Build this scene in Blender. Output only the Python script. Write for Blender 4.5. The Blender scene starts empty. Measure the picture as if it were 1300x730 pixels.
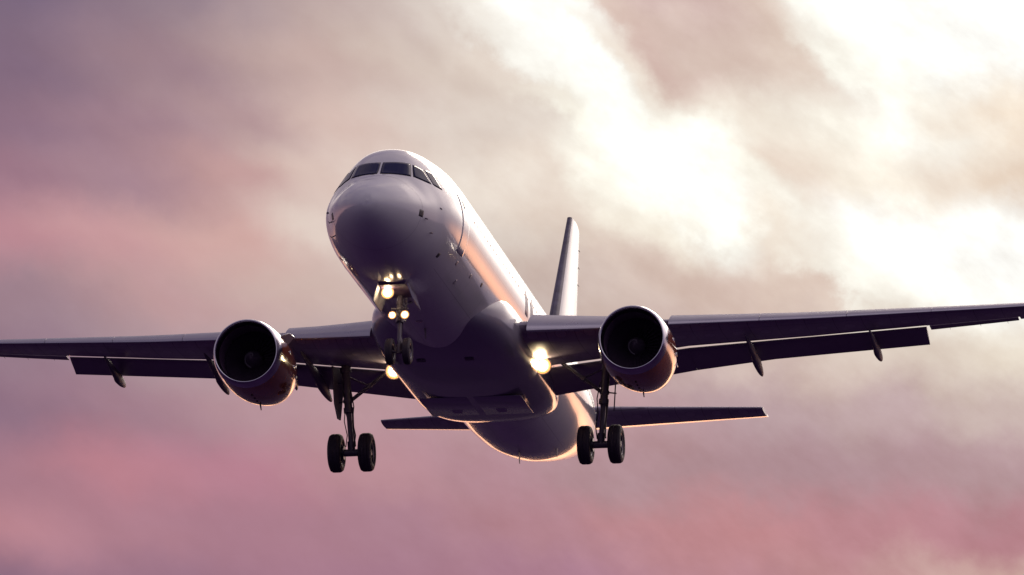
import bpy, bmesh, math, random
from mathutils import Vector, Matrix
from mathutils.bvhtree import BVHTree
random.seed(5)
R = math.radians
scene = bpy.context.scene
col = scene.collection

# ------------------------------------------------------------------ view
# The airliner's own frame: +X towards its port wing, +Y aft, +Z up, origin at the
# fuselage reference line above the nose tip.  The camera stands on the ground ahead.
def eul(a, b, c):
    Rx = Matrix.Rotation(a, 3, 'X'); Rz = Matrix.Rotation(b, 3, 'Z'); Ry = Matrix.Rotation(c, 3, 'Y')
    return Ry @ Rx @ Rz
VIEW_EL = R(10.3)
REL = eul(-0.249079, -0.172252, 0.00652)
PLANE_ROT = Matrix.Rotation(VIEW_EL, 3, 'X') @ REL
CAM_LOC = Vector((0, 0, 1.7))
# centre of the airliner (0,17,0) in level camera axes
PC = Matrix.Rotation(VIEW_EL, 3, 'X') @ Vector((-1.182, 250.0, -1.118)) + CAM_LOC
PLANE_LOC = PC - PLANE_ROT @ Vector((0, 17, 0))

cam_d = bpy.data.cameras.new('camera'); cam = bpy.data.objects.new('camera', cam_d); col.objects.link(cam)
cam.location = CAM_LOC
cam.rotation_euler = (math.pi/2 + VIEW_EL, 0, 0)
cam_d.sensor_width = 36.0
cam_d.lens = 36.0*10562.0/1300.0
cam_d.clip_start = 1.0; cam_d.clip_end = 80000.0
scene.camera = cam
scene.view_settings.view_transform = 'Standard'
scene.view_settings.look = 'None'
scene.view_settings.gamma = 1.0
scene.view_settings.exposure = 0.0
scene.render.engine = 'CYCLES'
scene.cycles.max_bounces = 8

# ------------------------------------------------------------------ node helpers
class NT:
    def __init__(s, nt): s.nt = nt
    def n(s, t, **k):
        x = s.nt.nodes.new(t)
        for a, b in k.items(): setattr(x, a, b)
        return x
    def put(s, sock, v):
        if isinstance(v, bpy.types.NodeSocket): s.nt.links.new(v, sock)
        else: sock.default_value = v
    def m(s, op, a, b=None, c=None, clamp=False):
        x = s.n('ShaderNodeMath', operation=op); x.use_clamp = clamp
        s.put(x.inputs[0], a)
        if b is not None: s.put(x.inputs[1], b)
        if c is not None: s.put(x.inputs[2], c)
        return x.outputs[0]
    def step(s, v, a, b):          # smoothstep 0..1
        x = s.n('ShaderNodeMapRange', interpolation_type='SMOOTHSTEP'); x.clamp = True
        s.put(x.inputs[0], v); s.put(x.inputs[1], a); s.put(x.inputs[2], b)
        x.inputs[3].default_value = 0; x.inputs[4].default_value = 1
        return x.outputs[0]
    def mix(s, f, a, b, mode='MIX'):
        x = s.n('ShaderNodeMix', data_type='RGBA', blend_type=mode); x.clamp_result = False
        s.put(x.inputs[0], f); s.put(x.inputs[6], a); s.put(x.inputs[7], b)
        return x.outputs[2]
    def noise(s, vec, scale, detail=4, rough=.5, dist=0.0):
        x = s.n('ShaderNodeTexNoise'); s.put(x.inputs['Vector'], vec)
        x.inputs['Scale'].default_value = scale; x.inputs['Detail'].default_value = detail
        x.inputs['Roughness'].default_value = rough; x.inputs['Distortion'].default_value = dist
        return x.outputs[0]
    def comb(s, a, b, c):
        x = s.n('ShaderNodeCombineXYZ'); s.put(x.inputs[0], a); s.put(x.inputs[1], b); s.put(x.inputs[2], c)
        return x.outputs[0]
def lin(c, k=1.0):
    r = []
    for v in c:
        v = v/255.0
        r.append((v/12.92 if v <= .04045 else ((v+.055)/1.055)**2.4)*k)
    return (r[0], r[1], r[2], 1.0)

# ------------------------------------------------------------------ sky
# evening cloud deck: colours given per direction (azimuth tangent, elevation tangent)
F = 10562.0
T0 = math.tan(VIEW_EL)
ROWS = [
 (-25, [(0,(112,96,124)),(200,(140,122,138)),(400,(182,162,160)),(520,(214,196,186)),(580,(240,228,215)),(640,(255,253,245)),(690,(255,254,246)),(730,(226,202,190)),(850,(205,175,170)),(950,(226,204,191)),(1010,(250,246,236)),(1100,(255,255,250)),(1300,(255,255,250))]),
 (80, [(0,(122,100,126)),(200,(152,125,138)),(400,(190,165,158)),(560,(214,192,178)),(640,(230,212,197)),(680,(250,246,235)),(750,(255,255,248)),(790,(240,226,212)),(860,(212,184,174)),(940,(214,190,178)),(1040,(226,206,192)),(1090,(250,246,234)),(1300,(255,255,250))]),
 (160, [(0,(135,106,130)),(150,(152,120,136)),(300,(172,142,146)),(420,(205,180,170)),(560,(222,203,190)),(680,(225,208,194)),(730,(248,242,228)),(800,(255,255,246)),(880,(255,252,240)),(950,(242,230,215)),(1080,(246,238,224)),(1180,(252,248,238)),(1260,(250,238,222)),(1300,(244,226,206))]),
 (230, [(0,(160,114,134)),(150,(168,126,140)),(300,(200,152,150)),(400,(222,192,180)),(600,(240,225,210)),(700,(232,216,202)),(780,(252,246,232)),(860,(255,255,248)),(930,(250,244,230)),(980,(238,220,204)),(1100,(246,234,218)),(1230,(246,232,216)),(1300,(238,218,198))]),
 (300, [(0,(192,130,142)),(120,(204,146,150)),(300,(214,165,158)),(400,(228,205,192)),(640,(222,205,192)),(760,(226,208,194)),(830,(246,236,220)),(900,(255,254,244)),(970,(240,226,210)),(1040,(250,244,232)),(1120,(255,255,250)),(1300,(255,255,250))]),
 (370, [(0,(158,122,136)),(200,(196,150,152)),(400,(212,182,172)),(640,(205,182,172)),(740,(206,184,174)),(860,(214,190,178)),(940,(216,192,180)),(1030,(224,202,188)),(1070,(252,248,236)),(1180,(254,250,240)),(1300,(255,255,250))]),
 (440, [(0,(152,118,136)),(200,(178,146,154)),(400,(196,168,165)),(640,(200,170,165)),(860,(205,180,172)),(1000,(212,190,180)),(1150,(222,206,192)),(1300,(235,222,205))]),
 (520, [(0,(150,112,134)),(150,(172,128,144)),(400,(196,150,156)),(600,(196,150,156)),(800,(196,154,158)),(950,(190,158,160)),(1100,(200,170,168)),(1250,(212,188,178))]),
 (600, [(0,(180,122,138)),(130,(200,128,142)),(300,(196,128,146)),(450,(198,142,150)),(600,(190,138,148)),(800,(186,145,150)),(1000,(184,145,150)),(1300,(192,155,158))]),
 (670, [(0,(198,132,144)),(150,(186,126,142)),(300,(182,124,142)),(500,(182,128,144)),(700,(192,136,146)),(850,(204,140,144)),(950,(206,140,143)),(1100,(200,138,144)),(1300,(196,134,142))]),
 (750, [(0,(150,108,134)),(200,(165,115,138)),(450,(175,120,142)),(700,(180,125,145)),(950,(196,136,144)),(1150,(205,150,150)),(1220,(222,185,172)),(1300,(230,196,178))]),
]
SH = 1.1                                  # the cloud streaks lean by this much
w = bpy.data.worlds.new('World'); scene.world = w; w.use_nodes = True
w.node_tree.nodes.clear()
N = NT(w.node_tree)
tc = N.n('ShaderNodeTexCoord')
sx = N.n('ShaderNodeSeparateXYZ'); N.nt.links.new(tc.outputs['Generated'], sx.inputs[0])
dx, dy, dz = sx.outputs
az = N.m('ARCTAN2', dx, dy)               # 0 straight behind the airliner, + to the right
el = N.m('ARCSINE', dz)
# tiny-angle coordinates near the view, measured in 1/F units
U = N.m('MULTIPLY', az, F)
V = N.m('MULTIPLY', N.m('SUBTRACT', VIEW_EL, el), F)
px = N.m('ADD', U, 650.0); py = N.m('ADD', V, 365.0)
pv = N.comb(N.m('DIVIDE', px, 1000.0), N.m('DIVIDE', py, 1000.0), 0.0)
# wispy warping
def n01(off, sc, d, r=.55, lean=True):
    a = N.m('DIVIDE', N.m('SUBTRACT', px, N.m('MULTIPLY', py, .75)), 1000.0) if lean else N.m('DIVIDE', px, 1000.0)
    return N.m('SUBTRACT', N.noise(N.comb(N.m('ADD', a, off), N.m('ADD', N.m('DIVIDE', py, 1000.0), off), off), sc, d, r), .5)
wx = N.m('MULTIPLY', n01(3.1, 6.0, 6, .58, False), 180.0)
wy = N.m('MULTIPLY', n01(8.7, 6.0, 6, .58, False), 140.0)
right = N.step(px, 350.0, 800.0)
amt = N.m('MULTIPLY_ADD', right, .45, .65)
X = N.m('ADD', px, N.m('MULTIPLY', wx, amt)); Y = N.m('ADD', py, N.m('MULTIPLY', wy, amt))
S = N.m('SUBTRACT', X, N.m('MULTIPLY', Y, SH))
SMIN, SMAX = -900.0, 1400.0
Sn = N.m('DIVIDE', N.m('SUBTRACT', S, SMIN), SMAX-SMIN)
acc = None; prev = None
for y, pts in ROWS:
    r = N.n('ShaderNodeValToRGB'); cr = r.color_ramp; cr.interpolation = 'B_SPLINE' if False else 'EASE'
    soft = []
    for x, c in pts:
        gq = sum(c)/3; kq = .20 if x < 700 else (.16 if y > 500 else .04)
        q_ = tuple(v+(gq-v)*kq + (2 if x < 700 else 0) for v in c)
        if y >= 520: q_ = (q_[0]*.965, q_[1]*.955, q_[2]*.965)
        if y < 200 and x < 450: q_ = (q_[0]+9, q_[1]+3, q_[2]+2)
        soft.append((x, q_))
    els = [((x - SH*y - SMIN)/(SMAX-SMIN), lin(c)) for x, c in soft]
    while len(cr.elements) > 1: cr.elements.remove(cr.elements[-1])
    cr.elements[0].position = els[0][0]; cr.elements[0].color = els[0][1]
    for p_, c_ in els[1:]:
        e = cr.elements.new(p_); e.color = c_
    N.nt.links.new(Sn, r.inputs[0])
    if acc is None: acc = r.outputs[0]
    else: acc = N.mix(N.step(Y, float(prev), float(y)), acc, r.outputs[0])
    prev = y
# brightness texture: stronger in the lit cloud on the right
tex = N.m('ADD', N.m('MULTIPLY', n01(1.7, 10.0, 6, .58), 1.1), N.m('MULTIPLY', n01(5.2, 4.4, 5, .6, False), .9))
tex = N.m('ADD', N.m('MULTIPLY', tex, N.m('MULTIPLY_ADD', right, .30, .20)), N.m('MULTIPLY', right, .02))
acc = N.mix(1.0, acc, N.comb(N.m('MULTIPLY_ADD', tex, .75, 1.0), N.m('MULTIPLY_ADD', tex, 1.0, 1.0), N.m('MULTIPLY_ADD', tex, 1.1, 1.0)), 'MULTIPLY')
# brilliant parts are brighter than white
bw = N.n('ShaderNodeRGBToBW'); N.nt.links.new(acc, bw.inputs[0])
boost = N.m('MULTIPLY_ADD', N.step(bw.outputs[0], .84, 1.05), .08, 1.0)
acc = N.mix(1.0, acc, N.comb(boost, boost, boost), 'MULTIPLY')

# the rest of the sky dome
dv = N.comb(dx, dy, N.m('MULTIPLY', dz, 2.2))
cl = N.step(N.noise(dv, 2.6, 7, .58, .3), .38, .66)
ZEN = N.mix(cl, (.15, .125, .21, 1), (.36, .30, .33, 1))
HOR = (.26, .15, .20, 1)
front = N.step(dy, -.35, .8)
g = N.mix(N.step(el, R(-1), R(24)), N.mix(front, (.075, .060, .19, 1), HOR), N.mix(front, N.mix(.55, ZEN, (.34, .30, .36, 1)), ZEN))
def lobe(a0, e0, sa, se):
    q = N.m('ADD', N.m('POWER', N.m('DIVIDE', N.m('SUBTRACT', az, R(a0)), R(sa)), 2.0), N.m('POWER', N.m('DIVIDE', N.m('SUBTRACT', el, R(e0)), R(se)), 2.0))
    return N.m('EXPONENT', N.m('MULTIPLY', q, -1.0))
def add(base, f, c):
    return N.mix(f, base, c, 'ADD')
g = add(g, lobe(13, 16.0, 14, 5.8), (4.4, 3.9, 3.3, 1))
g = add(g, lobe(42, 30, 30, 17), (1.2, 1.02, .9, 1))      # sunlit cloud up to the right
g = add(g, lobe(70, 26, 45, 22), (.42, .34, .30, 1))
g = add(g, lobe(20, 2.8, 15, 3.7), (2.5, 1.12, .50, 1))    # orange band low on the horizon
g = add(g, lobe(0, 0.5, 16, 2.2), (2.6, 1.25, .60, 1))
g = add(g, lobe(-60, 3, 30, 5), (.55, .28, .20, 1))
g = add(g, lobe(180, 48, 100, 26), (.46, .40, .38, 1))
inside = N.m('MULTIPLY', N.m('SUBTRACT', 1.0, N.step(N.m('ABSOLUTE', U), 760.0, 1900.0)),
             N.m('SUBTRACT', 1.0, N.step(N.m('ABSOLUTE', V), 460.0, 1100.0)))
colr = N.mix(inside, g, acc)
bg = N.n('ShaderNodeBackground'); N.put(bg.inputs[0], colr); bg.inputs[1].default_value = 1.0
wo = N.n('ShaderNodeOutputWorld'); N.nt.links.new(bg.outputs[0], wo.inputs[0])
w.cycles.sampling_method = 'MANUAL'; w.cycles.sample_map_resolution = 2048

# low sun behind thin cloud, up to the right and beyond the airliner
sun_d = bpy.data.lights.new('sun', 'SUN'); sun_d.energy = .8; sun_d.angle = R(15); sun_d.color = (1.0, .86, .68)
sun = bpy.data.objects.new('sun', sun_d); col.objects.link(sun)
SAZ, SEL = R(13), R(25)
sdir = Vector((math.sin(SAZ)*math.cos(SEL), math.cos(SAZ)*math.cos(SEL), math.sin(SEL)))
sun.rotation_euler = sdir.to_track_quat('Z', 'Y').to_euler()
sun.location = (300, 400, 300)

# ------------------------------------------------------------------ materials
def mat(name, base, rough=.3, metal=0.0, coat=0.0, spec=.5, var=.06, nscale=1.2, seams=None, bump=0.0, stretch=(1, .25, 1), emit=None, estr=0, panels=False):
    m = bpy.data.materials.new(name); m.use_nodes = True
    k = NT(m.node_tree); bs = k.nt.nodes['Principled BSDF']
    t = k.n('ShaderNodeTexCoord')
    mp = k.n('ShaderNodeMapping'); k.nt.links.new(t.outputs['Object'], mp.inputs[0]); mp.inputs['Scale'].default_value = stretch
    nz = k.noise(mp.outputs[0], nscale, 6, .6)
    f = k.m('MULTIPLY_ADD', k.m('SUBTRACT', nz, .5), var*3, 1.0)
    c = k.mix(1.0, (*base, 1), k.comb(f, f, f), 'MULTIPLY')
    sp = k.n('ShaderNodeSeparateXYZ'); k.nt.links.new(t.outputs['Object'], sp.inputs[0])
    if seams:
        d, wd, dark = seams
        fr = k.m('ABSOLUTE', k.m('SUBTRACT', k.m('FRACT', k.m('DIVIDE', sp.outputs[1], d)), .5))
        line = k.m('LESS_THAN', fr, wd/d/2)
        an = k.m('ARCTAN2', sp.outputs[0], sp.outputs[2])
        fa = k.m('ABSOLUTE', k.m('SUBTRACT', k.m('FRACT', k.m('MULTIPLY_ADD', an, 1.2732, .31)), .5))
        line2 = k.m('LESS_THAN', fa, .005)
        line = k.m('MULTIPLY', k.m('MAXIMUM', line, line2), k.m('GREATER_THAN', sp.outputs[1], 4.0))
        c = k.mix(k.m('MULTIPLY', line, dark), c, (.05, .045, .06, 1))
    if panels:
        ribs = k.m('LESS_THAN', k.m('ABSOLUTE', k.m('SUBTRACT', k.m('FRACT', k.m('MULTIPLY', sp.outputs[0], 1.25)), .5)), .012)
        swy = k.m('SUBTRACT', sp.outputs[1], k.m('MULTIPLY', k.m('ABSOLUTE', sp.outputs[0]), .45))
        spar = k.m('LESS_THAN', k.m('ABSOLUTE', k.m('SUBTRACT', k.m('FRACT', k.m('MULTIPLY', swy, .8)), .5)), .010)
        u_ = k.m('SUBTRACT', k.m('FRACT', k.m('ADD', k.m('MULTIPLY', sp.outputs[0], 1.25), .5)), .5)
        v_ = k.m('SUBTRACT', k.m('FRACT', k.m('ADD', k.m('MULTIPLY', swy, .8), .5)), .5)
        rr_ = k.m('ADD', k.m('POWER', k.m('DIVIDE', u_, .20), 2.0), k.m('POWER', k.m('DIVIDE', v_, .22), 2.0))
        oval = k.m('LESS_THAN', k.m('ABSOLUTE', k.m('SUBTRACT', rr_, 1.0)), .10)
        lid = k.m('LESS_THAN', rr_, 1.0)
        c = k.mix(k.m('MULTIPLY', k.m('MAXIMUM', k.m('MAXIMUM', ribs, spar), oval), .6), c, (.06, .05, .07, 1))
        c = k.mix(k.m('MULTIPLY', lid, .35), c, (.50, .46, .54, 1))
    k.put(bs.inputs['Base Color'], c)
    rr = k.m('MULTIPLY_ADD', k.noise(mp.outputs[0], nscale*2.3, 5, .6), rough*.8, rough*.6)
    k.put(bs.inputs['Roughness'], rr)
    bs.inputs['Metallic'].default_value = metal
    bs.inputs['Specular IOR Level'].default_value = spec
    bs.inputs['Coat Weight'].default_value = coat; bs.inputs['Coat Roughness'].default_value = .04
    if bump:
        b = k.n('ShaderNodeBump'); b.inputs['Strength'].default_value = bump; b.inputs['Distance'].default_value = .02
        k.put(b.inputs['Height'], k.noise(t.outputs['Object'], 2.2, 2, .5)); k.nt.links.new(b.outputs[0], bs.inputs['Normal'])
    if emit:
        bs.inputs['Emission Color'].default_value = (*emit, 1); bs.inputs['Emission Strength'].default_value = estr
    return m
M = {}
M['white'] = mat('white_paint', (.70, .69, .74), .16, coat=.6, var=.05, seams=(2.1, .016, .30), bump=.16)
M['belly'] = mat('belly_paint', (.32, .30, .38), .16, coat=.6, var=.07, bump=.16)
M['tail'] = mat('fin_paint', (.74, .73, .74), .2, coat=.5, var=.04)
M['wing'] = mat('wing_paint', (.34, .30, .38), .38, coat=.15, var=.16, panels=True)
M['flap'] = mat('flap_paint', (.24, .19, .26), .38, coat=.05, var=.12)
M['slat'] = mat('bare_slat_metal', (.40, .38, .47), .30, metal=.75, var=.06)
M['lip'] = mat('polished_inlet_metal', (.62, .60, .68), .18, metal=1.0, var=.04)
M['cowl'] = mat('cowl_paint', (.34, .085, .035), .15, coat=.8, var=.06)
M['dark'] = mat('dark_liner', (.11, .06, .13), .5, var=.2)
M['blade'] = mat('fan_blade_metal', (.06, .04, .075), .4, metal=.3, var=.1)
M['strut'] = mat('gear_grey_paint', (.11, .085, .125), .4, var=.15, nscale=6)
M['chrome'] = mat('oleo_chrome', (.75, .72, .72), .12, metal=1.0)
M['tyre'] = mat('tyre_rubber', (.032, .021, .038), .7, var=.2, nscale=8)
M['rim'] = mat('wheel_rim_metal', (.10, .09, .12), .35, metal=.7, nscale=7)
M['glass'] = mat('cockpit_glass', (.005, .007, .065), .06, spec=.2, var=.02)
M['frame'] = mat('window_frame', (.55, .53, .56), .3)
M['hot'] = mat('hot_section_metal', (.16, .12, .10), .35, metal=.9, var=.2)
M['swirl'] = mat('spinner_mark', (.10, .085, .12), .5)
M['joint'] = mat('joint_sealant', (.30, .28, .33), .4)
M['gloss'] = mat('glossy_grey_paint', (.20, .19, .24), .14, coat=.6)
M['matt'] = mat('matt_grey_paint', (.16, .13, .18), .55, spec=.25)
M['cabin'] = mat('cabin_window_glass', (.10, .10, .13), .10, coat=1.0, spec=.8)
M['fin_edge'] = mat('dark_fin_edge', (.12, .105, .16), .4, var=.5, nscale=4)  # darker mottled band along the fin's leading edge
M['seal'] = mat('rubber_seal', (.04, .035, .045), .5)
M['lamp'] = mat('landing_lamp_glass', (1, .9, .7), .2, emit=(1.0, .80, .48), estr=60)
M['lamp_ring'] = mat('lamp_reflector_glare', (1, .8, .5), .2, emit=(1.0, .66, .28), estr=1.5)  # glowing ring that imitates warm glare around the lens
M['bezel_glare'] = mat('lamp_bezel_glare', (1, .7, .4), .3, emit=(1.0, .40, .10), estr=.8)  # dim orange glow painted as the outer edge of the glare
M['lamp_small_ring'] = mat('taxi_reflector_glare', (1, .8, .5), .2, emit=(1.0, .66, .30), estr=2.2)  # painted glare ring of the taxi lamps
M['lamp_small'] = mat('taxi_lamp_glass', (1, .9, .7), .2, emit=(1.0, .80, .52), estr=14)
M['red'] = mat('red_beacon_lens', (.3, .03, .02), .15, coat=1)

# ------------------------------------------------------------------ mesh helpers
def obj(name, bm, m, parent=None, smooth=True, loc=None, label=None):
    bmesh.ops.recalc_face_normals(bm, faces=bm.faces)
    me = bpy.data.meshes.new(name); bm.to_mesh(me); bm.free()
    ms = m if isinstance(m, (list, tuple)) else [m]
    for q in ms: me.materials.append(q)
    if smooth:
        for p in me.polygons: p.use_smooth = True
        if smooth != 'all':
            try: me.set_sharp_from_angle(angle=R(38))
            except Exception: pass
    o = bpy.data.objects.new(name, me); col.objects.link(o)
    if parent is not None: o.parent = parent
    if label: o['label'] = label
    return o
def loft(bm, rings, cap0=True, cap1=True, closed=True):
    vr = [[bm.verts.new(p) for p in r] for r in rings]
    for a, b in zip(vr, vr[1:]):
        n = len(a)
        for i in range(n if closed else n-1):
            j = (i+1) % n
            try: bm.faces.new((a[i], a[j], b[j], b[i]))
            except ValueError: pass
    if cap0: bm.faces.new(vr[0])
    if cap1: bm.faces.new(vr[-1][::-1])
    return vr
def tube(bm, a, b, r0, r1=None, n=14):
    a = Vector(a); b = Vector(b); r1 = r0 if r1 is None else r1
    d = (b-a).normalized(); u = d.orthogonal().normalized(); v = d.cross(u)
    rg = lambda c, r: [c + u*math.cos(t)*r + v*math.sin(t)*r for t in [2*math.pi*i/n for i in range(n)]]
    loft(bm, [rg(a, r0), rg(b, r1)])
def lathe(bm, prof, origin, axis='Y', n=64, cap=False):
    ox, oy, oz = origin; rings = []
    for s, r in prof:
        rg = []
        for i in range(n):
            t = 2*math.pi*i/n; c, q = math.cos(t)*r, math.sin(t)*r
            rg.append((ox+q, oy+s, oz+c) if axis == 'Y' else (ox+s, oy+q, oz+c))
        rings.append(rg)
    loft(bm, rings, cap, cap)
def box(bm, c, s, rot=None, bev=0.0):
    g = bmesh.ops.create_cube(bm, size=1.0)['verts']
    bmesh.ops.scale(bm, vec=s, verts=g)
    if bev:
        es = list({e for v in g for e in v.link_edges})
        r_ = bmesh.ops.bevel(bm, geom=es, offset=bev, segments=2, affect='EDGES', profile=.5)
        g = list({v for f in r_['faces'] for v in f.verts} | {v for v in g if v.is_valid})
    if rot is not None: bmesh.ops.rotate(bm, cent=(0, 0, 0), matrix=rot, verts=g)
    bmesh.ops.translate(bm, vec=c, verts=g)
def prism(bm, outline, d):          # outline: list of 3d points, d: extrusion vector
    a = [bm.verts.new(p) for p in outline]; b = [bm.verts.new(Vector(p)+Vector(d)) for p in outline]
    n = len(a); bm.faces.new(a); bm.faces.new(b[::-1])
    for i in range(n): bm.faces.new((a[i], b[i], b[(i+1) % n], a[(i+1) % n]))
def interp(tab, x):                 # monotone cubic (pchip) through table rows (x, v1, v2, ...)
    n = len(tab)
    if x <= tab[0][0]: return tab[0][1:]
    if x >= tab[-1][0]: return tab[-1][1:]
    i = max(k for k in range(n-1) if tab[k][0] <= x)
    out = []
    for c in range(1, len(tab[0])):
        def dl(k): return (tab[k+1][c]-tab[k][c])/(tab[k+1][0]-tab[k][0])
        def sl(k):
            if k == 0: return dl(0)
            if k == n-1: return dl(n-2)
            a, b = dl(k-1), dl(k)
            if a*b <= 0: return 0
            return 2*a*b/(a+b)
        h = tab[i+1][0]-tab[i][0]; t = (x-tab[i][0])/h
        y0, y1 = tab[i][c], tab[i+1][c]; m0, m1 = sl(i)*h, sl(i+1)*h
        out.append((2*t**3-3*t*t+1)*y0 + (t**3-2*t*t+t)*m0 + (-2*t**3+3*t*t)*y1 + (t**3-t*t)*m1)
    return out

# ------------------------------------------------------------------ ground
def ground():
    bm = bmesh.new()
    n = 96; rings = []
    for r in (60, 400, 2500, 12000, 60000):
        rings.append([(math.cos(2*math.pi*i/n)*r, math.sin(2*math.pi*i/n)*r+200, 0) for i in range(n)])
    loft(bm, rings, True, False)
    m = bpy.data.materials.new('purple_bounce_ground'); m.use_nodes = True
    k = NT(m.node_tree); bs = k.nt.nodes['Principled BSDF']; t = k.n('ShaderNodeTexCoord')
    a = k.noise(t.outputs['Object'], .012, 6, .6); b = k.noise(t.outputs['Object'], 1.3, 5, .6)
    c = k.mix(k.step(a, .4, .6), (.018, .0068, .034, 1), (.034, .013, .062, 1))  # purple put into the ground colour to tint light bounced onto the underside
    c = k.mix(k.m('MULTIPLY', b, .5), c, (.038, .017, .068, 1))
    k.put(bs.inputs['Base Color'], c); bs.inputs['Roughness'].default_value = .95; bs.inputs['Specular IOR Level'].default_value = .04
    o = obj('ground', bm, m, None, smooth=False); o['kind'] = 'structure'
    o['label'] = 'unseen ground under the approach path, tinted purple for its bounce light'
ground()

# ------------------------------------------------------------------ airliner
air = bpy.data.objects.new('airliner', None); col.objects.link(air)
air['label'] = 'white twin-engine passenger jet with landing gear and flaps down and landing lights lit'
air['category'] = 'airliner'
air.matrix_world = Matrix.Translation(PLANE_LOC) @ PLANE_ROT.to_4x4()

# --- fuselage: (y, top, bottom, half width, z of greatest width)
FUS = [(0.0,-.60,-.60,.0,-.60),(.03,-.44,-.77,.18,-.60),(.12,-.29,-.92,.36,-.60),(.3,-.12,-1.09,.58,-.58),(.6,.05,-1.28,.83,-.55),
 (1.0,.25,-1.47,1.07,-.51),(1.4,.45,-1.61,1.25,-.46),(1.75,.67,-1.70,1.38,-.42),(2.1,1.00,-1.78,1.49,-.37),(2.45,1.32,-1.85,1.59,-.33),(2.85,1.58,-1.91,1.73,-.28),
 (3.4,1.80,-1.97,1.83,-.22),(4.2,1.96,-2.03,1.91,-.14),(5.2,2.05,-2.06,1.95,-.07),(6.5,2.06,-2.07,1.975,0),(8,2.07,-2.07,1.975,0),
 (15,2.07,-2.07,1.975,0),(23.5,2.07,-2.07,1.975,0),(25.5,2.07,-2.00,1.94,.02),(27.5,2.07,-1.76,1.84,.1),(29.5,2.06,-1.36,1.66,.25),(31.5,2.03,-.88,1.40,.5),
 (33.5,1.93,-.36,1.06,.75),(35.3,1.74,.16,.70,.95),(36.6,1.52,.56,.42,1.05),(37.35,1.35,.80,.25,1.08),(37.57,1.27,.90,.17,1.09)]
def fus_ring(y, n=96):
    top, bot, hw, zw = interp(FUS, y)
    r = []
    # the cockpit roof is flatter sided than an ellipse
    e = .15*max(0.0, min(1.0, (y-1.0)/.9))*max(0.0, min(1.0, (5.2-y)/2.4))
    for i in range(n):
        t = 2*math.pi*i/n
        s, c = math.sin(t), math.cos(t)
        x = hw*s if c <= 0 else hw*s*(1-e*4*s*s*c*c)
        z = zw + (top-zw)*c if c > 0 else zw + (zw-bot)*c
        r.append((x, y, z))
    return r
bm = bmesh.new()
ys = [0.0]; y = .004
yy = []
for i in range(60): yy.append(3.6*((i+1)/60)**2.0)
y = 3.6
while y < 9: y += .2; yy.append(y)
while y < 23.4: y += .8; yy.append(min(y, 23.5))
while y < 37.5: y += .3; yy.append(min(y, 37.57))
yy = sorted(set(round(v, 4) for v in yy))
rings = [fus_ring(v) for v in yy]
loft(bm, rings, True, True)
bm.normal_update()
fus_bvh = BVHTree.FromBMesh(bm)
fus = obj('fuselage', bm, M['white'], air, smooth='all')

def on_fus(p, d, off=.006):
    h = fus_bvh.ray_cast(Vector(p), Vector(d).normalized())
    if h[0] is None: return None
    nn = h[1]
    if nn.dot(Vector(d)) > 0: nn = -nn
    return h[0] + nn*off
def patch(name, quad, axis, m, parent, off=.008, n=10, label=None, rnd=0.0, rim=.012):
    """a panel whose outline is given flat and laid on the skin; it has an edge of its own thickness"""
    bm = bmesh.new()
    c = [Vector((q[0], q[1], 0)) for q in quad]
    k = len(c)
    def P(a, b):
        if axis == 'front': p = on_fus((a, -3, b), (0, 1, 0), off)
        elif axis == 'port': p = on_fus((5, a, b), (-1, 0, 0), off)
        elif axis == 'starboard': p = on_fus((-5, a, b), (1, 0, 0), off)
        else: p = on_fus((a, b, -6), (0, 0, 1), off)
        return p
    g = []
    for i in range(n+1):
        row = []
        for j in range(n+1):
            s, t = i/n, j/n
            if rnd:      # soften the corners
                u_, v_ = 2*s-1, 2*t-1
                fu = u_*math.sqrt(max(0, 1-rnd*v_*v_/2)); fv = v_*math.sqrt(max(0, 1-rnd*u_*u_/2))
                s_, t_ = (fu+1)/2, (fv+1)/2
            else: s_, t_ = s, t
            q = c[0]*(1-s_)*(1-t_) + c[1]*s_*(1-t_) + c[2]*s_*t_ + c[3]*(1-s_)*t_
            row.append(P(q.x, q.y))
        g.append(row)
    if any(p is None for r_ in g for p in r_): bm.free(); print('patch missed', name); return None
    V_ = [[bm.verts.new(p) for p in r_] for r_ in g]
    for i in range(n):
        for j in range(n): bm.faces.new((V_[i][j], V_[i+1][j], V_[i+1][j+1], V_[i][j+1]))
    # rim turned down into the skin
    bnd = [V_[i][0] for i in range(n+1)] + [V_[n][j] for j in range(1, n+1)] + [V_[i][n] for i in range(n-1, -1, -1)] + [V_[0][j] for j in range(n-1, 0, -1)]
    inn = {'front': Vector((0, 1, 0)), 'port': Vector((-1, 0, 0)), 'starboard': Vector((1, 0, 0)), 'under': Vector((0, 0, 1))}[axis]
    low = [bm.verts.new(v.co + inn*(off+rim)) for v in bnd]
    for i in range(len(bnd)):
        j = (i+1) % len(bnd); bm.faces.new((bnd[i], bnd[j], low[j], low[i]))
    return obj(name, bm, m, parent, smooth='all', label=label)

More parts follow.
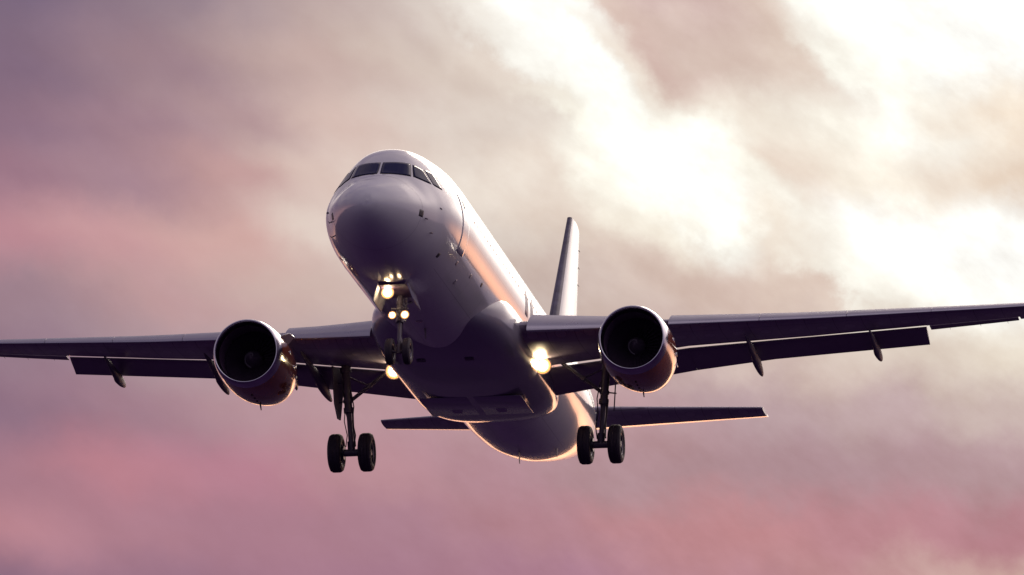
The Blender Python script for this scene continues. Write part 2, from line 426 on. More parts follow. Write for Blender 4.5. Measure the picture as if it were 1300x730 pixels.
WIN = dict(
 front=[(.045,.625),(.860,.615),(.755,1.09),(.04,1.075)],
 side1=[(.925,.63),(1.335,.525),(1.05,.985),(.825,1.075)],
 side2=[(1.385,.515),(1.565,.465),(1.24,1.01),(1.095,1.01)])
def grow(q, k):
    cx = sum(a for a, b in q)/4; cy = sum(b for a, b in q)/4
    return [(a+(k if a > cx else -k), b+(k if b > cy else -k)) for a, b in q]
for s in (1, -1):
    q = [(a*s, b) for a, b in WIN['front']]
    patch('window_seal', grow(q, .018), 'front', M['seal'], fus, .004, rnd=.12)
    patch('windshield', q, 'front', M['glass'], fus, .010, rnd=.16)
    for k in ('side1', 'side2'):
        q = [(a*s, b) for a, b in WIN[k]]
        patch('window_seal', grow(q, .018), 'front', M['seal'], fus, .004, rnd=.12)
        patch('cockpit_side_window', q, 'front', M['glass'], fus, .010, rnd=.16)
# cabin windows, doors
for s, ax in ((1, 'port'), (-1, 'starboard')):
    y = 6.3
    k = 0
    while y < 30.2:
        if not (13.9 < y < 14.5):
            patch('cabin_window', [(y-.115, .27), (y+.115, .27), (y+.115, .60), (y-.115, .60)], ax, M['cabin'], fus, .004, n=4, rnd=.75)
        y += .533
    for (a, b) in ((4.55, 5.36), (31.0, 31.8)):
        d = patch('cabin_door', [(a, -.95), (b, -.95), (b, .93), (a, .93)], ax, M['white'], fus, .014, n=12, rnd=.10)
        patch('door_seal', grow([(a, -.95), (b, -.95), (b, .93), (a, .93)], .012), ax, M['joint'], fus, .005, n=12, rnd=.10)
        patch('door_window', [(a+.3, .36), (b-.3, .36), (b-.3, .62), (a+.3, .62)], ax, M['glass'], fus, .020, n=4, rnd=.6)
    for (a, b) in ((3.5, -1.35), (5.2, -1.15), (7.1, -1.06), (8.6, -.95), (6.2, -1.45)):
        patch('service_hatch', [(a-.09, b-.06), (a+.09, b-.06), (a+.09, b+.06), (a-.09, b+.06)], ax, M['seal' if b in (-1.35, -.95) else 'joint'], fus, .004, n=4, rnd=.4)
    for a in (15.1, 16.0):
        patch('overwing_exit', [(a-.25, -.28), (a+.25, -.28), (a+.25, .72), (a-.25, .72)], ax, M['joint'], fus, .003, n=6, rnd=.1)
    # probes, static port and pitot tubes on the nose
    for (yy_, zz_) in ((1.75, -.72), (2.3, -1.0)):
        p = on_fus((4*s, yy_, zz_), (-s, 0, 0), 0)
        bm = bmesh.new(); tube(bm, p, p+Vector((.07*s, -.02, -.03)), .02, .012, 8); tube(bm, p+Vector((.07*s, .03, -.03)), p+Vector((.075*s, -.16, -.03)), .011, .008, 8)
        obj('pitot_probe', bm, M['strut'], fus)
    p = on_fus((4*s, 2.55, -.22), (-s, 0, 0), 0)
    bm = bmesh.new(); prism(bm, [p, p+Vector((.05*s, .03, -.02)), p+Vector((.05*s, .12, -.02)), p+Vector((0, .17, 0))], (0, .004, .02)); obj('angle_of_attack_vane', bm, M['strut'], fus)
    patch('avionics_hatch', [(1.40, -.73), (1.62, -.73), (1.62, -.53), (1.40, -.53)], ax, M['seal'], fus, .003, n=4, rnd=.2)
# radome seam: a thin ring round the nose
def ringband(name, y0, y1, off, m, parent):
    bm = bmesh.new(); rr_ = []
    for y in (y0, (y0+y1)/2, y1):
        rg = fus_ring(y, 96); c = Vector((0, y, sum(p[2] for p in rg)/96))
        rr_.append([Vector(p)+(Vector(p)-c).normalized()*off for p in rg])
    loft(bm, rr_, False, False); return obj(name, bm, m, parent, smooth='all')
ringband('radome_seam', 1.52, 1.529, .002, M['joint'], fus)
# wipers
for s in (1, -1):
    a = on_fus((.12*s, -3, .60), (0, 1, 0), .02); b = on_fus((.62*s, -3, .61), (0, 1, 0), .02)
    bm = bmesh.new(); tube(bm, a, b, .009, .006, 8); obj('wiper', bm, M['seal'], fus)
# antennas
def blade(name, x, y, z, h, c=.34, up=1, m=None):
    bm = bmesh.new()
    def sec(zz, c0, c1, t):
        return [(x, c0, zz), (x+t, c0+(c1-c0)*.35, zz), (x+t*.6, c0+(c1-c0)*.75, zz), (x, c1, zz), (x-t*.6, c0+(c1-c0)*.75, zz), (x-t, c0+(c1-c0)*.35, zz)]
    loft(bm, [sec(z-.05*up, y, y+c, .03), sec(z+h*up, y+c*.45, y+c*.95, .012)])
    obj(name, bm, m or M['white'], fus)
blade('antenna', 0, 6.9, 2.07, .30); blade('antenna', 0, 12.2, 2.07, .26); blade('antenna', 0, 25.0, 2.07, .3)
blade('antenna', 0, 9.0, -2.07, .26, up=-1, m=M['strut']); blade('antenna', 0, 25.2, -2.0, .34, up=-1, m=M['strut'])
blade('drain_mast', .95, 26.6, -1.60, .26, c=.25, up=-1, m=M['strut'])
bm = bmesh.new(); lathe(bm, [(0, .10), (.0, .085), (.04, .05), (.08, 0.001)], (0, 0, 0), n=20)
bmesh.ops.rotate(bm, cent=(0, 0, 0), matrix=Matrix.Rotation(R(90), 3, 'X'), verts=bm.verts); bmesh.ops.translate(bm, vec=(0, 8.2, -2.075), verts=bm.verts)
obj('beacon', bm, M['red'], fus)
bm = bmesh.new(); lathe(bm, [(-.02, .168), (.10, .15), (.10, .12), (-.02, .12)], (0, 37.57, 1.085), n=32); obj('exhaust_pipe', bm, M['hot'], fus)

# --- belly fairing
FAIR = [(9.6, 1.20, -1.35, -1.75), (10.6, 1.78, -.55, -1.92), (11.3, 1.99, -.20, -2.05), (12.2, 2.09, .05, -2.17), (13.3, 2.14, .10, -2.27), (15, 2.16, .05, -2.33),
        (18.6, 2.14, -.25, -2.33), (19.6, 2.10, -.30, -2.30), (20.4, 2.02, -.38, -2.20), (21.3, 1.9, -.5, -2.0), (22.2, 1.65, -.7, -1.75)]
def fair_ring(y, n=72):
    w_, zt, zb = interp(FAIR, y); zc = -1.25; r = []
    for i in range(n):
        t = 2*math.pi*i/n; s, c = math.sin(t), math.cos(t)
        e = 2/3.1 if c < 0 else 2/2.3
        x = w_*math.copysign(abs(s)**(2/2.9 if c < 0 else 2/2.5), s)
        z = zc + ((zt-zc) if c > 0 else (zc-zb))*math.copysign(abs(c)**e, c)
        r.append((x, y, z))
    return r
bm = bmesh.new(); ys_ = [9.6+i*(22.2-9.6)/60 for i in range(61)]
loft(bm, [fair_ring(y) for y in ys_], True, True)
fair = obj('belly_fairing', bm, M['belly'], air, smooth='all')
def under(name, x0, x1, y0, y1, z, m):
    bm = bmesh.new(); box(bm, ((x0+x1)/2, (y0+y1)/2, z), (abs(x1-x0), y1-y0, .02), bev=.006); return obj(name, bm, m, fair)
for s in (1, -1):
    # ram-air inlets and outlets set into the fairing bottom
    bm = bmesh.new(); prism(bm, [(s*.60, 12.3, -2.20), (s*.85, 12.35, -2.19), (s*.85, 12.5, -2.22), (s*.60, 12.5, -2.23)], (0, .06, .03)); obj('air_inlet', bm, M['matt'], fair)
    bm = bmesh.new(); prism(bm, [(s*.5, 18.2, -2.335), (s*.85, 18.2, -2.335), (s*.80, 18.45, -2.38), (s*.55, 18.45, -2.38)], (0, .05, .05)); obj('drain_fairing', bm, M['frame'], fair)
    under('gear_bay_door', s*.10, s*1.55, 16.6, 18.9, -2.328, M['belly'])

# --- aerofoil helper
def airfoil(tc, n=18, camber=.012):
    up, lo = [], []
    for i in range(n+1):
        x = .5*(1-math.cos(math.pi*i/n))
        t = 5*tc*(.2969*math.sqrt(x)-.1260*x-.3516*x*x+.2843*x**3-.1036*x**4)
        c = camber*4*x*(1-x)
        up.append((x, c+t)); lo.append((x, c-t))
    return up, lo
def zat(tab, x): return interp(tab, x)[0]
# X, leading edge Y, chord, leading edge Z, t/c
WING = [(1.2, 12.58, 6.9, -1.17, .145), (2.0, 13.00, 6.1, -1.07, .14), (4.2, 14.14, 4.95, -.83, .125), (6.4, 15.29, 3.83, -.53, .115), (10, 17.16, 3.00, -.06, .11), (13.3, 18.88, 2.30, .43, .11), (15.2, 19.86, 1.90, .71, .11), (16.9, 20.75, 1.55, .98, .11)]
def wsec(X):
    for a, b in zip(WING, WING[1:]):
        if X <= b[0]+1e-6:
            t = (X-a[0])/(b[0]-a[0]); return [a[i]+(b[i]-a[i])*t for i in range(1, 5)]
    return list(WING[-1][1:])
def main_ring(X, s, x0=.0, xu=.86, xl=.74, n=18):
    le, c, z, tc = wsec(X); up, lo = airfoil(tc, n); up = [(a_, b_*(.70+.3*a_)) for a_, b_ in up]
    import bisect
    def cut(L, xm):
        out = [p for p in L if p[0] < xm-1e-4]
        for a, b in zip(L, L[1:]):
            if a[0] < xm <= b[0]:
                t = (xm-a[0])/(b[0]-a[0]); out.append((xm, a[1]+(b[1]-a[1])*t)); break
        while len(out) < len(L): out.append(out[-1])
        # resample evenly in index
        return out
    def resample(L, xm, k=16):
        r = []
        for i in range(k+1):
            x = xm*.5*(1-math.cos(math.pi*i/k)) if xm > .9 else xm*(1-math.cos(math.pi/2*i/k))
            for a, b in zip(L, L[1:]):
                if a[0] <= x <= b[0]+1e-9:
                    t = 0 if b[0] == a[0] else (x-a[0])/(b[0]-a[0]); r.append((x, a[1]+(b[1]-a[1])*t)); break
        return r
    U_, L_ = resample(up, xu), resample(lo, xl)
    pts = U_[::-1] + L_[1:]
    return [(s*X, le+x*c, z+zz*c) for x, zz in pts]
def span(a, b, n): return [a+(b-a)*i/n for i in range(n+1)]
def build_wing(s):
    bm = bmesh.new()
    loft(bm, [main_ring(X, s) for X in [1.2, 2.0, 3.1, 4.2, 5.3, 6.4, 8.2, 10, 11.6, 13.28]])
    loft(bm, [main_ring(X, s, xu=.76, xl=.76) for X in [13.285, 15.2, 16.0]])
    loft(bm, [main_ring(X, s, xu=.999, xl=.999) for X in [16.003, 16.9]])
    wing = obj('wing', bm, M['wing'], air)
    # slats: nose pieces moved forward and down, with gaps between panels
    def slat_ring(X):
        le, c, z, tc = wsec(X); up, lo = airfoil(tc*1.06, 24)
        U_ = [p for p in up if p[0] <= .155]; L_ = [p for p in lo if p[0] <= .035]
        pts = U_[::-1] + L_[1:]
        back = [(p[0]+.012, p[1]*.78-.004) for p in U_[1:-1]]      # hollow rear face
        pts = pts + back
        a = R(16); ca, sa = math.cos(a), math.sin(a); r = []
        for x, zz in pts:
            x_, z_ = (x-.15), (zz-.05)
            xr = x_*ca - z_*sa*0 + z_*sa*(-1)*-1*0 + (z_*sa); zr = z_*ca + x_*sa
            r.append((s*X, le + (xr+.15-.045)*c, z + (zr+.05+.010)*c))
        return r
    for a, b in ((2.35, 5.25), (6.25, 8.77), (8.785, 11.22), (11.235, 13.62), (13.635, 16.3)):
        bm = bmesh.new(); loft(bm, [slat_ring(X) for X in span(a, b, 3)]); obj('slat', bm, M['slat'], wing)
    # flaps  (X, LE y, LE z, TE y, TE z)
    def FLs(X, ty, tz):
        le, c, z, tc = wsec(X); y0 = le+.74*c; z0 = z-.030*c
        ly = le+.845*c; return (X, ly, z0+(ly-y0)*.255-(.070 if X < 6 else (.040 if X < 8 else .018)), ty, tz)
    FL = [FLs(1.95, 20.0, -1.56), FLs(6.34, 20.2, -.86), FLs(8.7, 20.75, -.46), FLs(13.28, 21.7, .06)]
    def flap_ring(X, t=.105):
        i = 0 if X <= 6.34 else (1 if X <= 8.7 else 2); A, B = FL[i], FL[i+1]; q = (X-A[0])/(B[0]-A[0])
        ly, lz, ty, tz = [A[j]+(B[j]-A[j])*q for j in (1, 2, 3, 4)]
        up, lo = airfoil(t, 12, .03); pts = up[::-1]+lo[1:-1]
        d = Vector((0, ty-ly, tz-lz)); nrm = Vector((0, -d.z, d.y)); 
        return [Vector((s*X, ly, lz))+d*x+nrm*zz for x, zz in pts]
    for a, b in ((2.05, 6.345), (6.35, 13.26)):
        bm = bmesh.new(); loft(bm, [flap_ring(X) for X in span(a, b, 6) + ([] if a < 3 else [])]); obj('flap', bm, M['flap'], wing)
    # aileron
    def ail(X):
        le, c, z, tc = wsec(X); up, lo = airfoil(tc, 24)
        pts = [p for p in up if p[0] >= .775][::-1] + [p for p in lo if p[0] >= .775]
        a = R(5); return [(s*X, le+(.775+(x-.775)*math.cos(a)+zz*math.sin(a))*c, z+(zz*math.cos(a)-(x-.775)*math.sin(a))*c) for x, zz in pts]
    bm = bmesh.new(); loft(bm, [ail(13.36), ail(14.6), ail(15.95)]); obj('aileron', bm, M['flap'], wing)
    # spoilers hinge line is on the top skin; flap track fairings under the wing
    for (X, ty, tz, yl, zl, r) in ((5.0, 20.7, -1.32, 15.6, -.98, .17), (8.25, 20.9, -.93, 17.0, -.58, .16), (11.75, 22.0, -.30, 18.8, -.10, .145)):
        bm = bmesh.new(); rg = []
        ky, kz = yl+(ty-yl)*.62, zl-.20         # knee where the moving half bends down
        for i in range(25):
            t = i/24
            if t < .6: u_ = t/.6; yc = yl+(ky-yl)*u_; zc = zl+(kz-zl)*(u_**1.3)
            else: u_ = (t-.6)/.4; yc = ky+(ty-ky)*u_; zc = kz+(tz-kz)*u_
            rr = r*(math.sin(math.pi*min(1, t/.9)*.5)**.7 if t < .55 else max(.001, 1-((t-.55)/.45)**2.2)**.6)
            rg.append([(s*X+math.sin(a)*rr*.72, yc, zc+math.cos(a)*rr*1.35) for a in [2*math.pi*j/20 for j in range(20)]])
        loft(bm, rg); obj('flap_track_fairing', bm, M['matt'], wing)
    # wingtip fence
    le, c, z, tc = wsec(16.9)
    bm = bmesh.new()
    prism(bm, [(s*16.9, le+.15, z), (s*16.93, le+1.0, z+.62), (s*16.93, le+1.55, z+.66), (s*16.9, le+1.72, z), (s*16.93, le+1.62, z-.46), (s*16.93, le+1.25, z-.46)], (s*.05, 0, 0))
    obj('wingtip_fence', bm, M['white'], wing)
    # static wicks
    for X in (13.9, 14.8, 15.6, 16.5):
        le, c, z, tc = wsec(X); bm = bmesh.new(); tube(bm, (s*X, le+c-.02, z-.02), (s*X, le+c+.2, z-.04), .008, .004, 6); obj('static_wick', bm, M['seal'], wing)
    return wing
wings = [build_wing(1), build_wing(-1)]

# --- engines
def build_engine(s):
    o = Vector((s*5.75, 11.2, -2.02))
    # cowl points very slightly inboard/down
    def at(bm):
        bmesh.ops.rotate(bm, cent=(0, 0, 0), matrix=Matrix.Rotation(R(-1.0), 3, 'X') @ Matrix.Rotation(R(1.0*s), 3, 'Z'), verts=bm.verts)
        bmesh.ops.translate(bm, vec=o, verts=bm.verts); return bm
    bm = bmesh.new(); lathe(bm, [(.34, 1.040), (.6, 1.065), (1.0, 1.09), (1.5, 1.10), (2.0, 1.080), (2.5, 1.012), (3.0, .91), (3.35, .825), (3.35, .805), (2.6, .82)], (0, 0, 0), n=96)
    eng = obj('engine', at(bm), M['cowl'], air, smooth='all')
    bm = bmesh.new(); lathe(bm, [(.338, 1.039), (.24, 1.026), (.14, 1.006), (.07, .985), (.02, .960), (0, .940), (.012, .920), (.05, .900), (.12, .883), (.22, .872), (.36, .868)], (0, 0, 0), n=96)
    obj('inlet_lip', at(bm), M['lip'], eng, smooth='all')
    bm = bmesh.new(); lathe(bm, [(.36, .867), (.6, .865), (1.0, .868), (1.25, .87), (1.3, .3), (1.3, .01)], (0, 0, 0), n=64); obj('inlet_duct', at(bm), M['dark'], eng)
    bm = bmesh.new(); lathe(bm, [(.62, .001), (.64, .035), (.72, .10), (.85, .19), (1.0, .27), (1.12, .30)], (0, 0, 0), n=40); obj('spinner', at(bm), M['blade'], eng, smooth='all')
    bm = bmesh.new()
    for k in range(3):     # the pale swirl mark
        pass
    sw = []
    for i in range(26):
        t = i/25; a = t*4.6; y_ = .66+.30*t; r_ = .045+.20*t
        sw.append((a, y_, r_))
    vs = []
    for a, y_, r_ in sw:
        n_ = []
        for d in (-.012, .012):
            n_.append(bm.verts.new((math.cos(a)*(r_+d+.015), y_-.016, math.sin(a)*(r_+d+.015))))
        vs.append(n_)
    for a, b in zip(vs, vs[1:]): bm.faces.new((a[0], a[1], b[1], b[0]))
    obj('spinner_swirl', at(bm), M['swirl'], eng)
    bm = bmesh.new()
    for k in range(36):
        a0 = 2*math.pi*k/36; rows = []
        for j in range(7):
            r_ = .27+(.855-.27)*j/6; tw = R(25+38*j/6); h = .075+.035*j/6
            rows.append([(math.cos(a0)*r_ - math.sin(a0)*h*q*math.sin(tw), 1.06+h*q*math.cos(tw)*1.1, math.sin(a0)*r_ + math.cos(a0)*h*q*math.sin(tw)) for q in (-1, -.3, .4, 1)])
        V_ = [[bm.verts.new(p) for p in r_] for r_ in rows]
        for a, b in zip(V_, V_[1:]):
            for i in range(3): bm.faces.new((a[i], a[i+1], b[i+1], b[i]))
    fan = obj('fan', at(bm), M['blade'], eng)
    bm = bmesh.new(); lathe(bm, [(2.4, .66), (3.0, .64), (3.6, .55), (4.15, .44), (4.15, .41), (3.2, .40), (2.9, .2)], (0, 0, 0), n=64); obj('core_nozzle', at(bm), M['hot'], eng, smooth='all')
    bm = bmesh.new(); lathe(bm, [(3.2, .26), (4.0, .27), (4.4, .17), (4.75, .03), (4.78, .001)], (0, 0, 0), n=40); obj('exhaust_cone', at(bm), M['hot'], eng, smooth='all')
    # strake on the inboard upper cowl
    a = R(50)*(-s); c, q = math.cos(a), math.sin(a)
    bm = bmesh.new(); P0 = lambda y_, r_: Vector((q*r_, y_, c*r_))
    prism(bm, [P0(.95, 1.07), P0(1.30, 1.32), P0(1.85, 1.38), P0(2.0, 1.07)], Vector((c*.02, 0, -q*.02))); obj('strake', at(bm), M['white'], eng)
    # small access vents on the cowl side
    for (yv, av) in ((1.3, 78), (1.75, 95), (2.3, 105)):
        a = R(av); bm = bmesh.new(); r_ = interp([(1.0, 1.09), (1.5, 1.10), (2.0, 1.095), (2.5, 1.06)], yv)[0]
        box(bm, (math.sin(a)*r_, yv, math.cos(a)*r_), (.03, .16, .10), Matrix.Identity(3), .008); obj('cowl_vent', at(bm), M['lip'], eng)
    # cowl latch seam along the keel
    bm = bmesh.new()
    for y_ in (1.0, 1.35, 1.7, 2.05): box(bm, (0, y_, -1.10), (.05, .12, .012))
    obj('cowl_latch', at(bm), M['seal'], eng)
    # pylon
    bm = bmesh.new(); Xp = s*5.75
    def ps(y_, zt, zb, hw): return [(Xp+hw*math.sin(t)*1.0, y_, (zt+zb)/2+(zt-zb)/2*math.copysign(abs(math.cos(t))**.5, math.cos(t))) for t in [2*math.pi*i/20 for i in range(20)]]
    loft(bm, [ps(12.5, -.98, -1.1, .05), ps(13.0, -.86, -1.2, .15), ps(13.7, -.70, -1.3, .21), ps(14.5, -.55, -1.5, .24), ps(15.4, -.50, -1.62, .24), ps(16.6, -.6, -1.50, .20), ps(17.8, -.62, -1.30, .14), ps(18.9, -.85, -1.38, .05)])
    obj('pylon', bm, M['wing'], eng)
    # drain mast under the cowl
    bm = bmesh.new(); tube(bm, (Xp, 13.5, -3.12), (Xp, 13.62, -3.24), .025, .015, 8); obj('drain_pipe', bm, M['strut'], eng)
    return eng
for s in (-1, 1): build_engine(s)

# --- tail
def surf(bm, secs, n=14):       # sections: (point LE, chord, t/c, thickness direction)
    up, lo = airfoil(1.0, n, 0); rg = []
    for P_, c, tc, d in secs:
        P_, d = Vector(P_), Vector(d)
        rg.append([P_+Vector((0, x*c, 0))+d*z*tc*c for x, z in up[::-1]+lo[1:-1]])
    loft(bm, rg)
def split_surf(P0, P1, f, tcs, d):
    """front fixed piece and rear moving piece between the chord fractions 0..f and f..1"""
    out = []
    for (a, b) in ((0, f-.004), (f+.004, 1)):
        bm = bmesh.new(); rg = []
        for (P_, c), tc in zip((P0, P1), tcs):
            P_ = Vector(P_); up, lo = airfoil(tc, 28, 0)
            def rs(L):
                xs = sorted(set([a, b]+[p[0] for p in L if a < p[0] < b])); r = []
                for x in xs:
                    for u_, v_ in zip(L, L[1:]):
                        if u_[0] <= x <= v_[0]+1e-9:
                            t = (x-u_[0])/max(1e-9, v_[0]-u_[0]); r.append((x, u_[1]+(v_[1]-u_[1])*t)); break
                return r
            pts = rs(up)[::-1]+rs(lo)
            rg.append([P_+Vector((0, x*c, 0))+Vector(d)*z*c for x, z in pts])
        loft(bm, rg); out.append(bm)
    return out
f_, r_ = split_surf(((0, 29.9, 1.85), 5.75), ((0, 34.55, 7.92), 2.0), .70, (.11, .10), (1, 0, 0))
fin = obj('tail_fin', f_, M['tail'], air)
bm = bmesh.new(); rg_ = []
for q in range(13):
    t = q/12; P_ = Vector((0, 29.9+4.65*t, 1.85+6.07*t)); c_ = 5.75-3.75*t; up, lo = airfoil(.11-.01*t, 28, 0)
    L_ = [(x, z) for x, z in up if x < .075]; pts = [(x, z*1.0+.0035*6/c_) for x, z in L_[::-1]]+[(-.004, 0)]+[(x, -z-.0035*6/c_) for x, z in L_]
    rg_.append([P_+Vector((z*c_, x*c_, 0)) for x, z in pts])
loft(bm, rg_); obj('leading_edge', bm, M['fin_edge'], fin); obj('rudder', r_, M['tail'], fin)
bm = bmesh.new(); loft(bm, [[(math.sin(t)*.03, y_, z0+(math.cos(t)+1)*.5*h) for t in [2*math.pi*i/10 for i in range(10)]] for (y_, z0, h) in ((27.3, 2.03, .03), (28.6, 2.0, .25), (29.9, 1.98, .75), (30.6, 1.95, 1.0))])
obj('dorsal_fillet', bm, M['white'], fin)
for zz in (6.1, 6.7, 7.3):
    yb = 35.65+(zz-1.85)*(.9/6.07); bm = bmesh.new(); tube(bm, (0, yb, zz), (0, yb+.25, zz), .012, .008, 6); obj('static_wick', bm, M['seal'], fin)
for s in (1, -1):
    a, b = split_surf(((s*.55, 31.9, .93), 3.55), ((s*6.22, 35.05, 1.50), 1.50), .68, (.10, .095), (0, 0, 1))
    for v in b.verts:
        t_ = (abs(v.co.x)-.55)/5.67; hy = 31.9+3.55*.68+(35.05+1.5*.68-31.9-3.55*.68)*t_; hz = .93+.57*t_
        dy_, dz_ = v.co.y-hy, v.co.z-hz; v.co.y = hy+dy_*math.cos(R(5))-dz_*math.sin(R(5)); v.co.z = hz+dz_*math.cos(R(5))+dy_*math.sin(R(5))
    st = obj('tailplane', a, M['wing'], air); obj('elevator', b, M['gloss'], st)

# --- landing gear
def wheel(parent, c, r, wd):
    h = wd/2
    bm = bmesh.new(); lathe(bm, [(-h*.80, r*.56), (-h*.98, r*.66), (-h, r*.80), (-h*.86, r*.93), (-h*.55, r*.995), (-h*.50, r*.975), (-h*.44, r*.998), (-h*.05, r), (0, r*.98), (h*.05, r), (h*.44, r*.998), (h*.50, r*.975), (h*.55, r*.995), (h*.86, r*.93), (h, r*.80), (h*.98, r*.66), (h*.80, r*.56)], c, 'X', 48)
    obj('tyre', bm, M['tyre'], parent)
    bm = bmesh.new(); lathe(bm, [(-h*.80, r*.56), (-h*.74, r*.50), (-h*.35, r*.44), (-h*.30, r*.22), (-h*.75, r*.16), (-h*.78, .001)], c, 'X', 40)
    lathe(bm, [(h*.80, r*.56), (h*.74, r*.50), (h*.35, r*.44), (h*.30, r*.22), (h*.75, r*.16), (h*.78, .001)], c, 'X', 40)
    for k in range(9):
        t = 2*math.pi*k/9
        for q in (-1, 1): tube(bm, (c[0]+q*h*.30, c[1]+math.cos(t)*r*.33, c[2]+math.sin(t)*r*.33), (c[0]+q*h*.42, c[1]+math.cos(t)*r*.33, c[2]+math.sin(t)*r*.33), r*.045, r*.04, 8)
    obj('rim', bm, M['rim'], parent)
def main_gear(s):
    xt, xw, y_, zw = s*4.0, s*3.80, 17.72, -3.66
    top = Vector((xt, y_-.12, -1.0)); low = Vector((xw, y_, zw+.10))
    L = lambda t: top+(low-top)*t
    bm = bmesh.new()
    tube(bm, L(0), L(.50), .125, .12, 20); tube(bm, L(.50), L(.56), .15, .15, 20); tube(bm, L(.02), L(.08), .17, .17, 20); tube(bm, L(.40), L(.44), .145, .145, 20)
    tube(bm, L(.55), L(.97), .078, .078, 18)
    tube(bm, L(.93)+Vector((0, 0, .06)), L(1)-Vector((0, 0, .12)), .12, .11, 18)
    tube(bm, (xw-.50, y_, zw), (xw+.50, y_, zw), .062, .062, 16)
    tube(bm, (xw-.22, y_, zw), (xw+.22, y_, zw), .11, .11, 18)
    g = obj('main_landing_gear', bm, M['strut'], air)
    for q in (-1, 1): wheel(g, (xw+q*.4635, y_, zw), .585, .40)
    # torque links on the rear of the leg
    bm = bmesh.new(); k_ = L(.74)+Vector((0, .42, 0))
    for q in (-1, 1):
        tube(bm, L(.54)+Vector((q*.10, .10, 0)), k_+Vector((q*.03, 0, 0)), .032, .026, 8); tube(bm, L(.95)+Vector((q*.10, .10, 0)), k_+Vector((q*.03, 0, 0)), .032, .026, 8)
    obj('torque_link', bm, M['strut'], g)
    # side brace going inboard and up, with its lock link
    bm = bmesh.new(); a = L(.44); b = Vector((s*2.62, y_-.05, -1.12)); tube(bm, a, b, .058, .058, 12)
    m_ = (a+b)/2; tube(bm, m_, L(.12), .028, .028, 8); tube(bm, m_-Vector((0, .09, 0)), m_+Vector((0, .09, 0)), .08, .08, 10)
    obj('side_brace', bm, M['strut'], g)
    # hydraulic hoses and brake pack
    bm = bmesh.new()
    pts = [L(.30)+Vector((s*-.13, -.10, 0)), L(.5)+Vector((s*-.19, -.14, 0)), L(.68)+Vector((s*-.12, -.16, 0)), L(.84)+Vector((s*-.17, -.10, 0)), L(.98)+Vector((s*-.10, -.1, 0))]
    for p, q in zip(pts, pts[1:]): tube(bm, p, q, .018, .018, 8)
    pts = [p+Vector((s*.26, .03, .02)) for p in pts]
    for p, q in zip(pts, pts[1:]): tube(bm, p, q, .015, .015, 8)
    obj('brake_hose', bm, M['seal'], g)
    bm = bmesh.new()
    bm.free()
    for q in (-1, 1):
        bm = bmesh.new(); tube(bm, (xw+q*.22, y_, zw), (xw+q*.34, y_, zw), .21, .21, 24); obj('brake_pack', bm, M['rim'], g)
    # leg door on the outboard side, thin box hung on the leg
    bm = bmesh.new()
    out = [(0, y_-.42, -1.05), (0, y_+.40, -1.0), (0, y_+.40, -1.75), (0, y_+.20, -2.35), (0, y_+.10, -2.62), (0, y_-.12, -2.62), (0, y_-.34, -2.2)]
    prism(bm, [Vector((s*(4.26+(p[1]-y_)*-.18) - s*(.05)*(-1.0-p[2]), p[1], p[2])) for p in out], (s*.035, 0, 0))
    obj('gear_door', bm, M['matt'], g)
    bm = bmesh.new()
    for z_ in (-1.5, -2.1): tube(bm, (s*4.27, y_, z_), (s*3.98, y_, z_+.04), .022, .022, 8)
    obj('door_link', bm, M['strut'], g)
for s in (-1, 1): main_gear(s)

def lamp(name, c, d, r, power, m, parent, spot=False):
    """reflector bowl, bright lens and the light it sheds"""
    d = Vector(d).normalized(); c = Vector(c); q = d.to_track_quat('Y', 'Z').to_matrix()
    bm = bmesh.new(); lathe(bm, [(-.10, r*.35), (-.07, r*.75), (0, r*1.12), (.012, r*1.12), (.012, r*1.02), (-.02, r*.98)], (0, 0, 0), n=28)
    bmesh.ops.rotate(bm, cent=(0, 0, 0), matrix=q, verts=bm.verts); bmesh.ops.translate(bm, vec=c, verts=bm.verts)
    h = obj(name, bm, M['strut'], parent)
    for nm, pr, mm in (('bezel_glare', [(-.01, r*1.0), (.0, r*.9), (.003, r*.80)], M['bezel_glare']), ('reflector_glare', [(.002, r*.81), (.006, r*.7), (.008, r*.58)], M[m+'_ring']), ('lamp_lens', [(.009, r*.60), (.026, r*.45), (.034, .001)], M[m])):  # the two outer rings glow to imitate glare around the lens
        bm = bmesh.new(); lathe(bm, pr, (0, 0, 0), n=28)
        bmesh.ops.rotate(bm, cent=(0, 0, 0), matrix=q, verts=bm.verts); bmesh.ops.translate(bm, vec=c, verts=bm.verts)
        obj(nm, bm, mm, h if parent is air else parent)
    if power:
        ld = bpy.data.lights.new(name+'_light', 'POINT'); ld.energy = power; ld.color = (1.0, .62, .26); ld.shadow_soft_size = r*.5
        lo = bpy.data.objects.new(name+'_light', ld); col.objects.link(lo); lo.parent = air; lo.location = c+d*(r+.06)
    return h
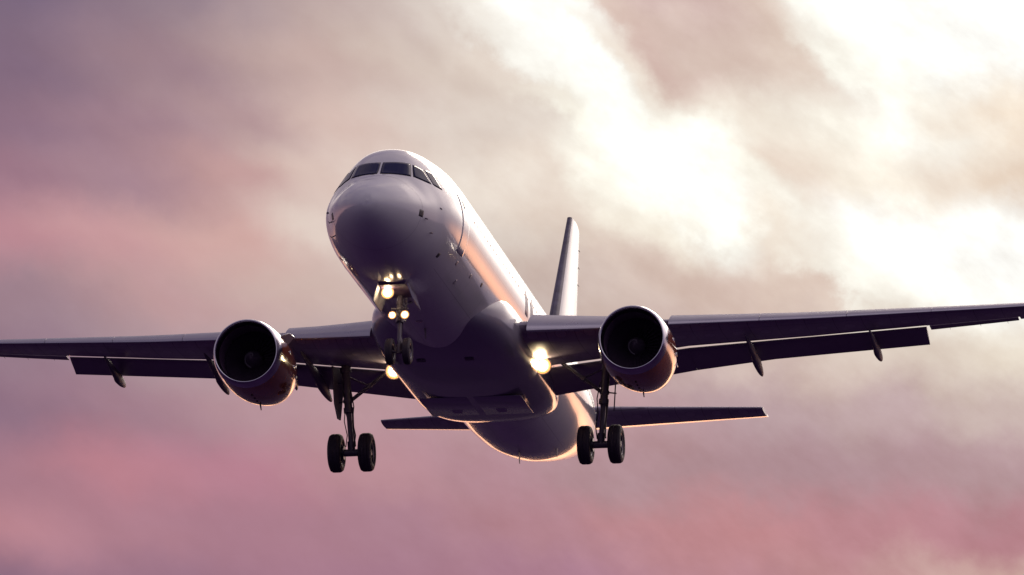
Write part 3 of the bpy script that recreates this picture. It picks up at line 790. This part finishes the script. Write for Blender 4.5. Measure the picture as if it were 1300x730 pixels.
# --- nose gear (leg leans forward a little)
def nose_gear():
    top = Vector((0, 5.28, -1.75)); ax = Vector((0, 5.05, -3.74)); L = lambda t: top+(ax-top)*t
    bm = bmesh.new(); tube(bm, L(0), L(.52), .085, .085, 18); tube(bm, L(.50), L(.56), .11, .11, 18); tube(bm, L(.24), L(.30), .11, .11, 18)
    tube(bm, L(.90), L(1)-Vector((0, 0, .06)), .09, .08, 16)
    tube(bm, (-.27, ax.y, ax.z), (.27, ax.y, ax.z), .045, .045, 14)
    box(bm, L(.36)+Vector((0, -.08, 0)), (.50, .05, .06), bev=.01)
    g = obj('nose_landing_gear', bm, M['strut'], air)
    bm = bmesh.new(); tube(bm, L(.55), L(.93), .055, .055, 16); obj('oleo', bm, M['rim'], g)
    for q in (-1, 1): wheel(g, (q*.25, ax.y, ax.z), .385, .225)
    bm = bmesh.new(); k_ = L(.74)+Vector((0, .28, 0))
    for q in (-1, 1):
        tube(bm, L(.55)+Vector((q*.07, .06, 0)), k_, .022, .02, 8); tube(bm, L(.93)+Vector((q*.07, .06, 0)), k_, .022, .02, 8)
    obj('torque_link', bm, M['strut'], g)
    bm = bmesh.new()
    for q in (-1, 1): tube(bm, L(.30)+Vector((q*.06, 0, 0)), (q*.22, 6.3, -1.95), .035, .035, 10)
    obj('drag_brace', bm, M['strut'], g)
    # bay: solid dark box painted as the shaded opening, two forward doors hanging open and the aft leg door
    bm = bmesh.new(); box(bm, (0, 4.65, -1.985), (.78, 1.55, .16), bev=.02); obj('gear_bay', bm, M['dark'], g)
    for q in (-1, 1):
        bm = bmesh.new()
        prism(bm, [(q*.42, 3.95, -2.02), (q*.42, 5.35, -2.05), (q*.56, 5.28, -2.50), (q*.57, 4.10, -2.44), (q*.50, 3.98, -2.25)], (q*.03, 0, 0)); obj('gear_door', bm, M['white'], g)
    bm = bmesh.new(); prism(bm, [(-.16, 5.50, -2.05), (.16, 5.50, -2.05), (.14, 5.42, -2.75), (-.14, 5.42, -2.75)], (0, .03, 0)); obj('leg_door', bm, M['white'], g)
    lf = (0, -1, .02)
    # take-off lamp high on the leg, two taxi lamps lower down, two turn-off lamps
    lamp('take_off_lamp', (-.21, 4.35, -2.17), lf, .18, 5, 'lamp', g)
    lamp('taxi_lamp', (-.165, 4.86, -2.71), lf, .115, .6, 'lamp_small', g)
    lamp('taxi_lamp', (.20, 4.86, -2.71), lf, .125, .6, 'lamp_small', g)
nose_gear()
for s in (1, -1):
    h = lamp('landing_light', (s*2.26, 16.3, -1.52), (0, -1, .0), .245, 5, 'lamp', air)
    bm = bmesh.new(); tube(bm, (s*2.26, 16.34, -1.48), (s*2.26, 16.5, -1.1), .035, .045, 10); obj('lamp_arm', bm, M['strut'], h)
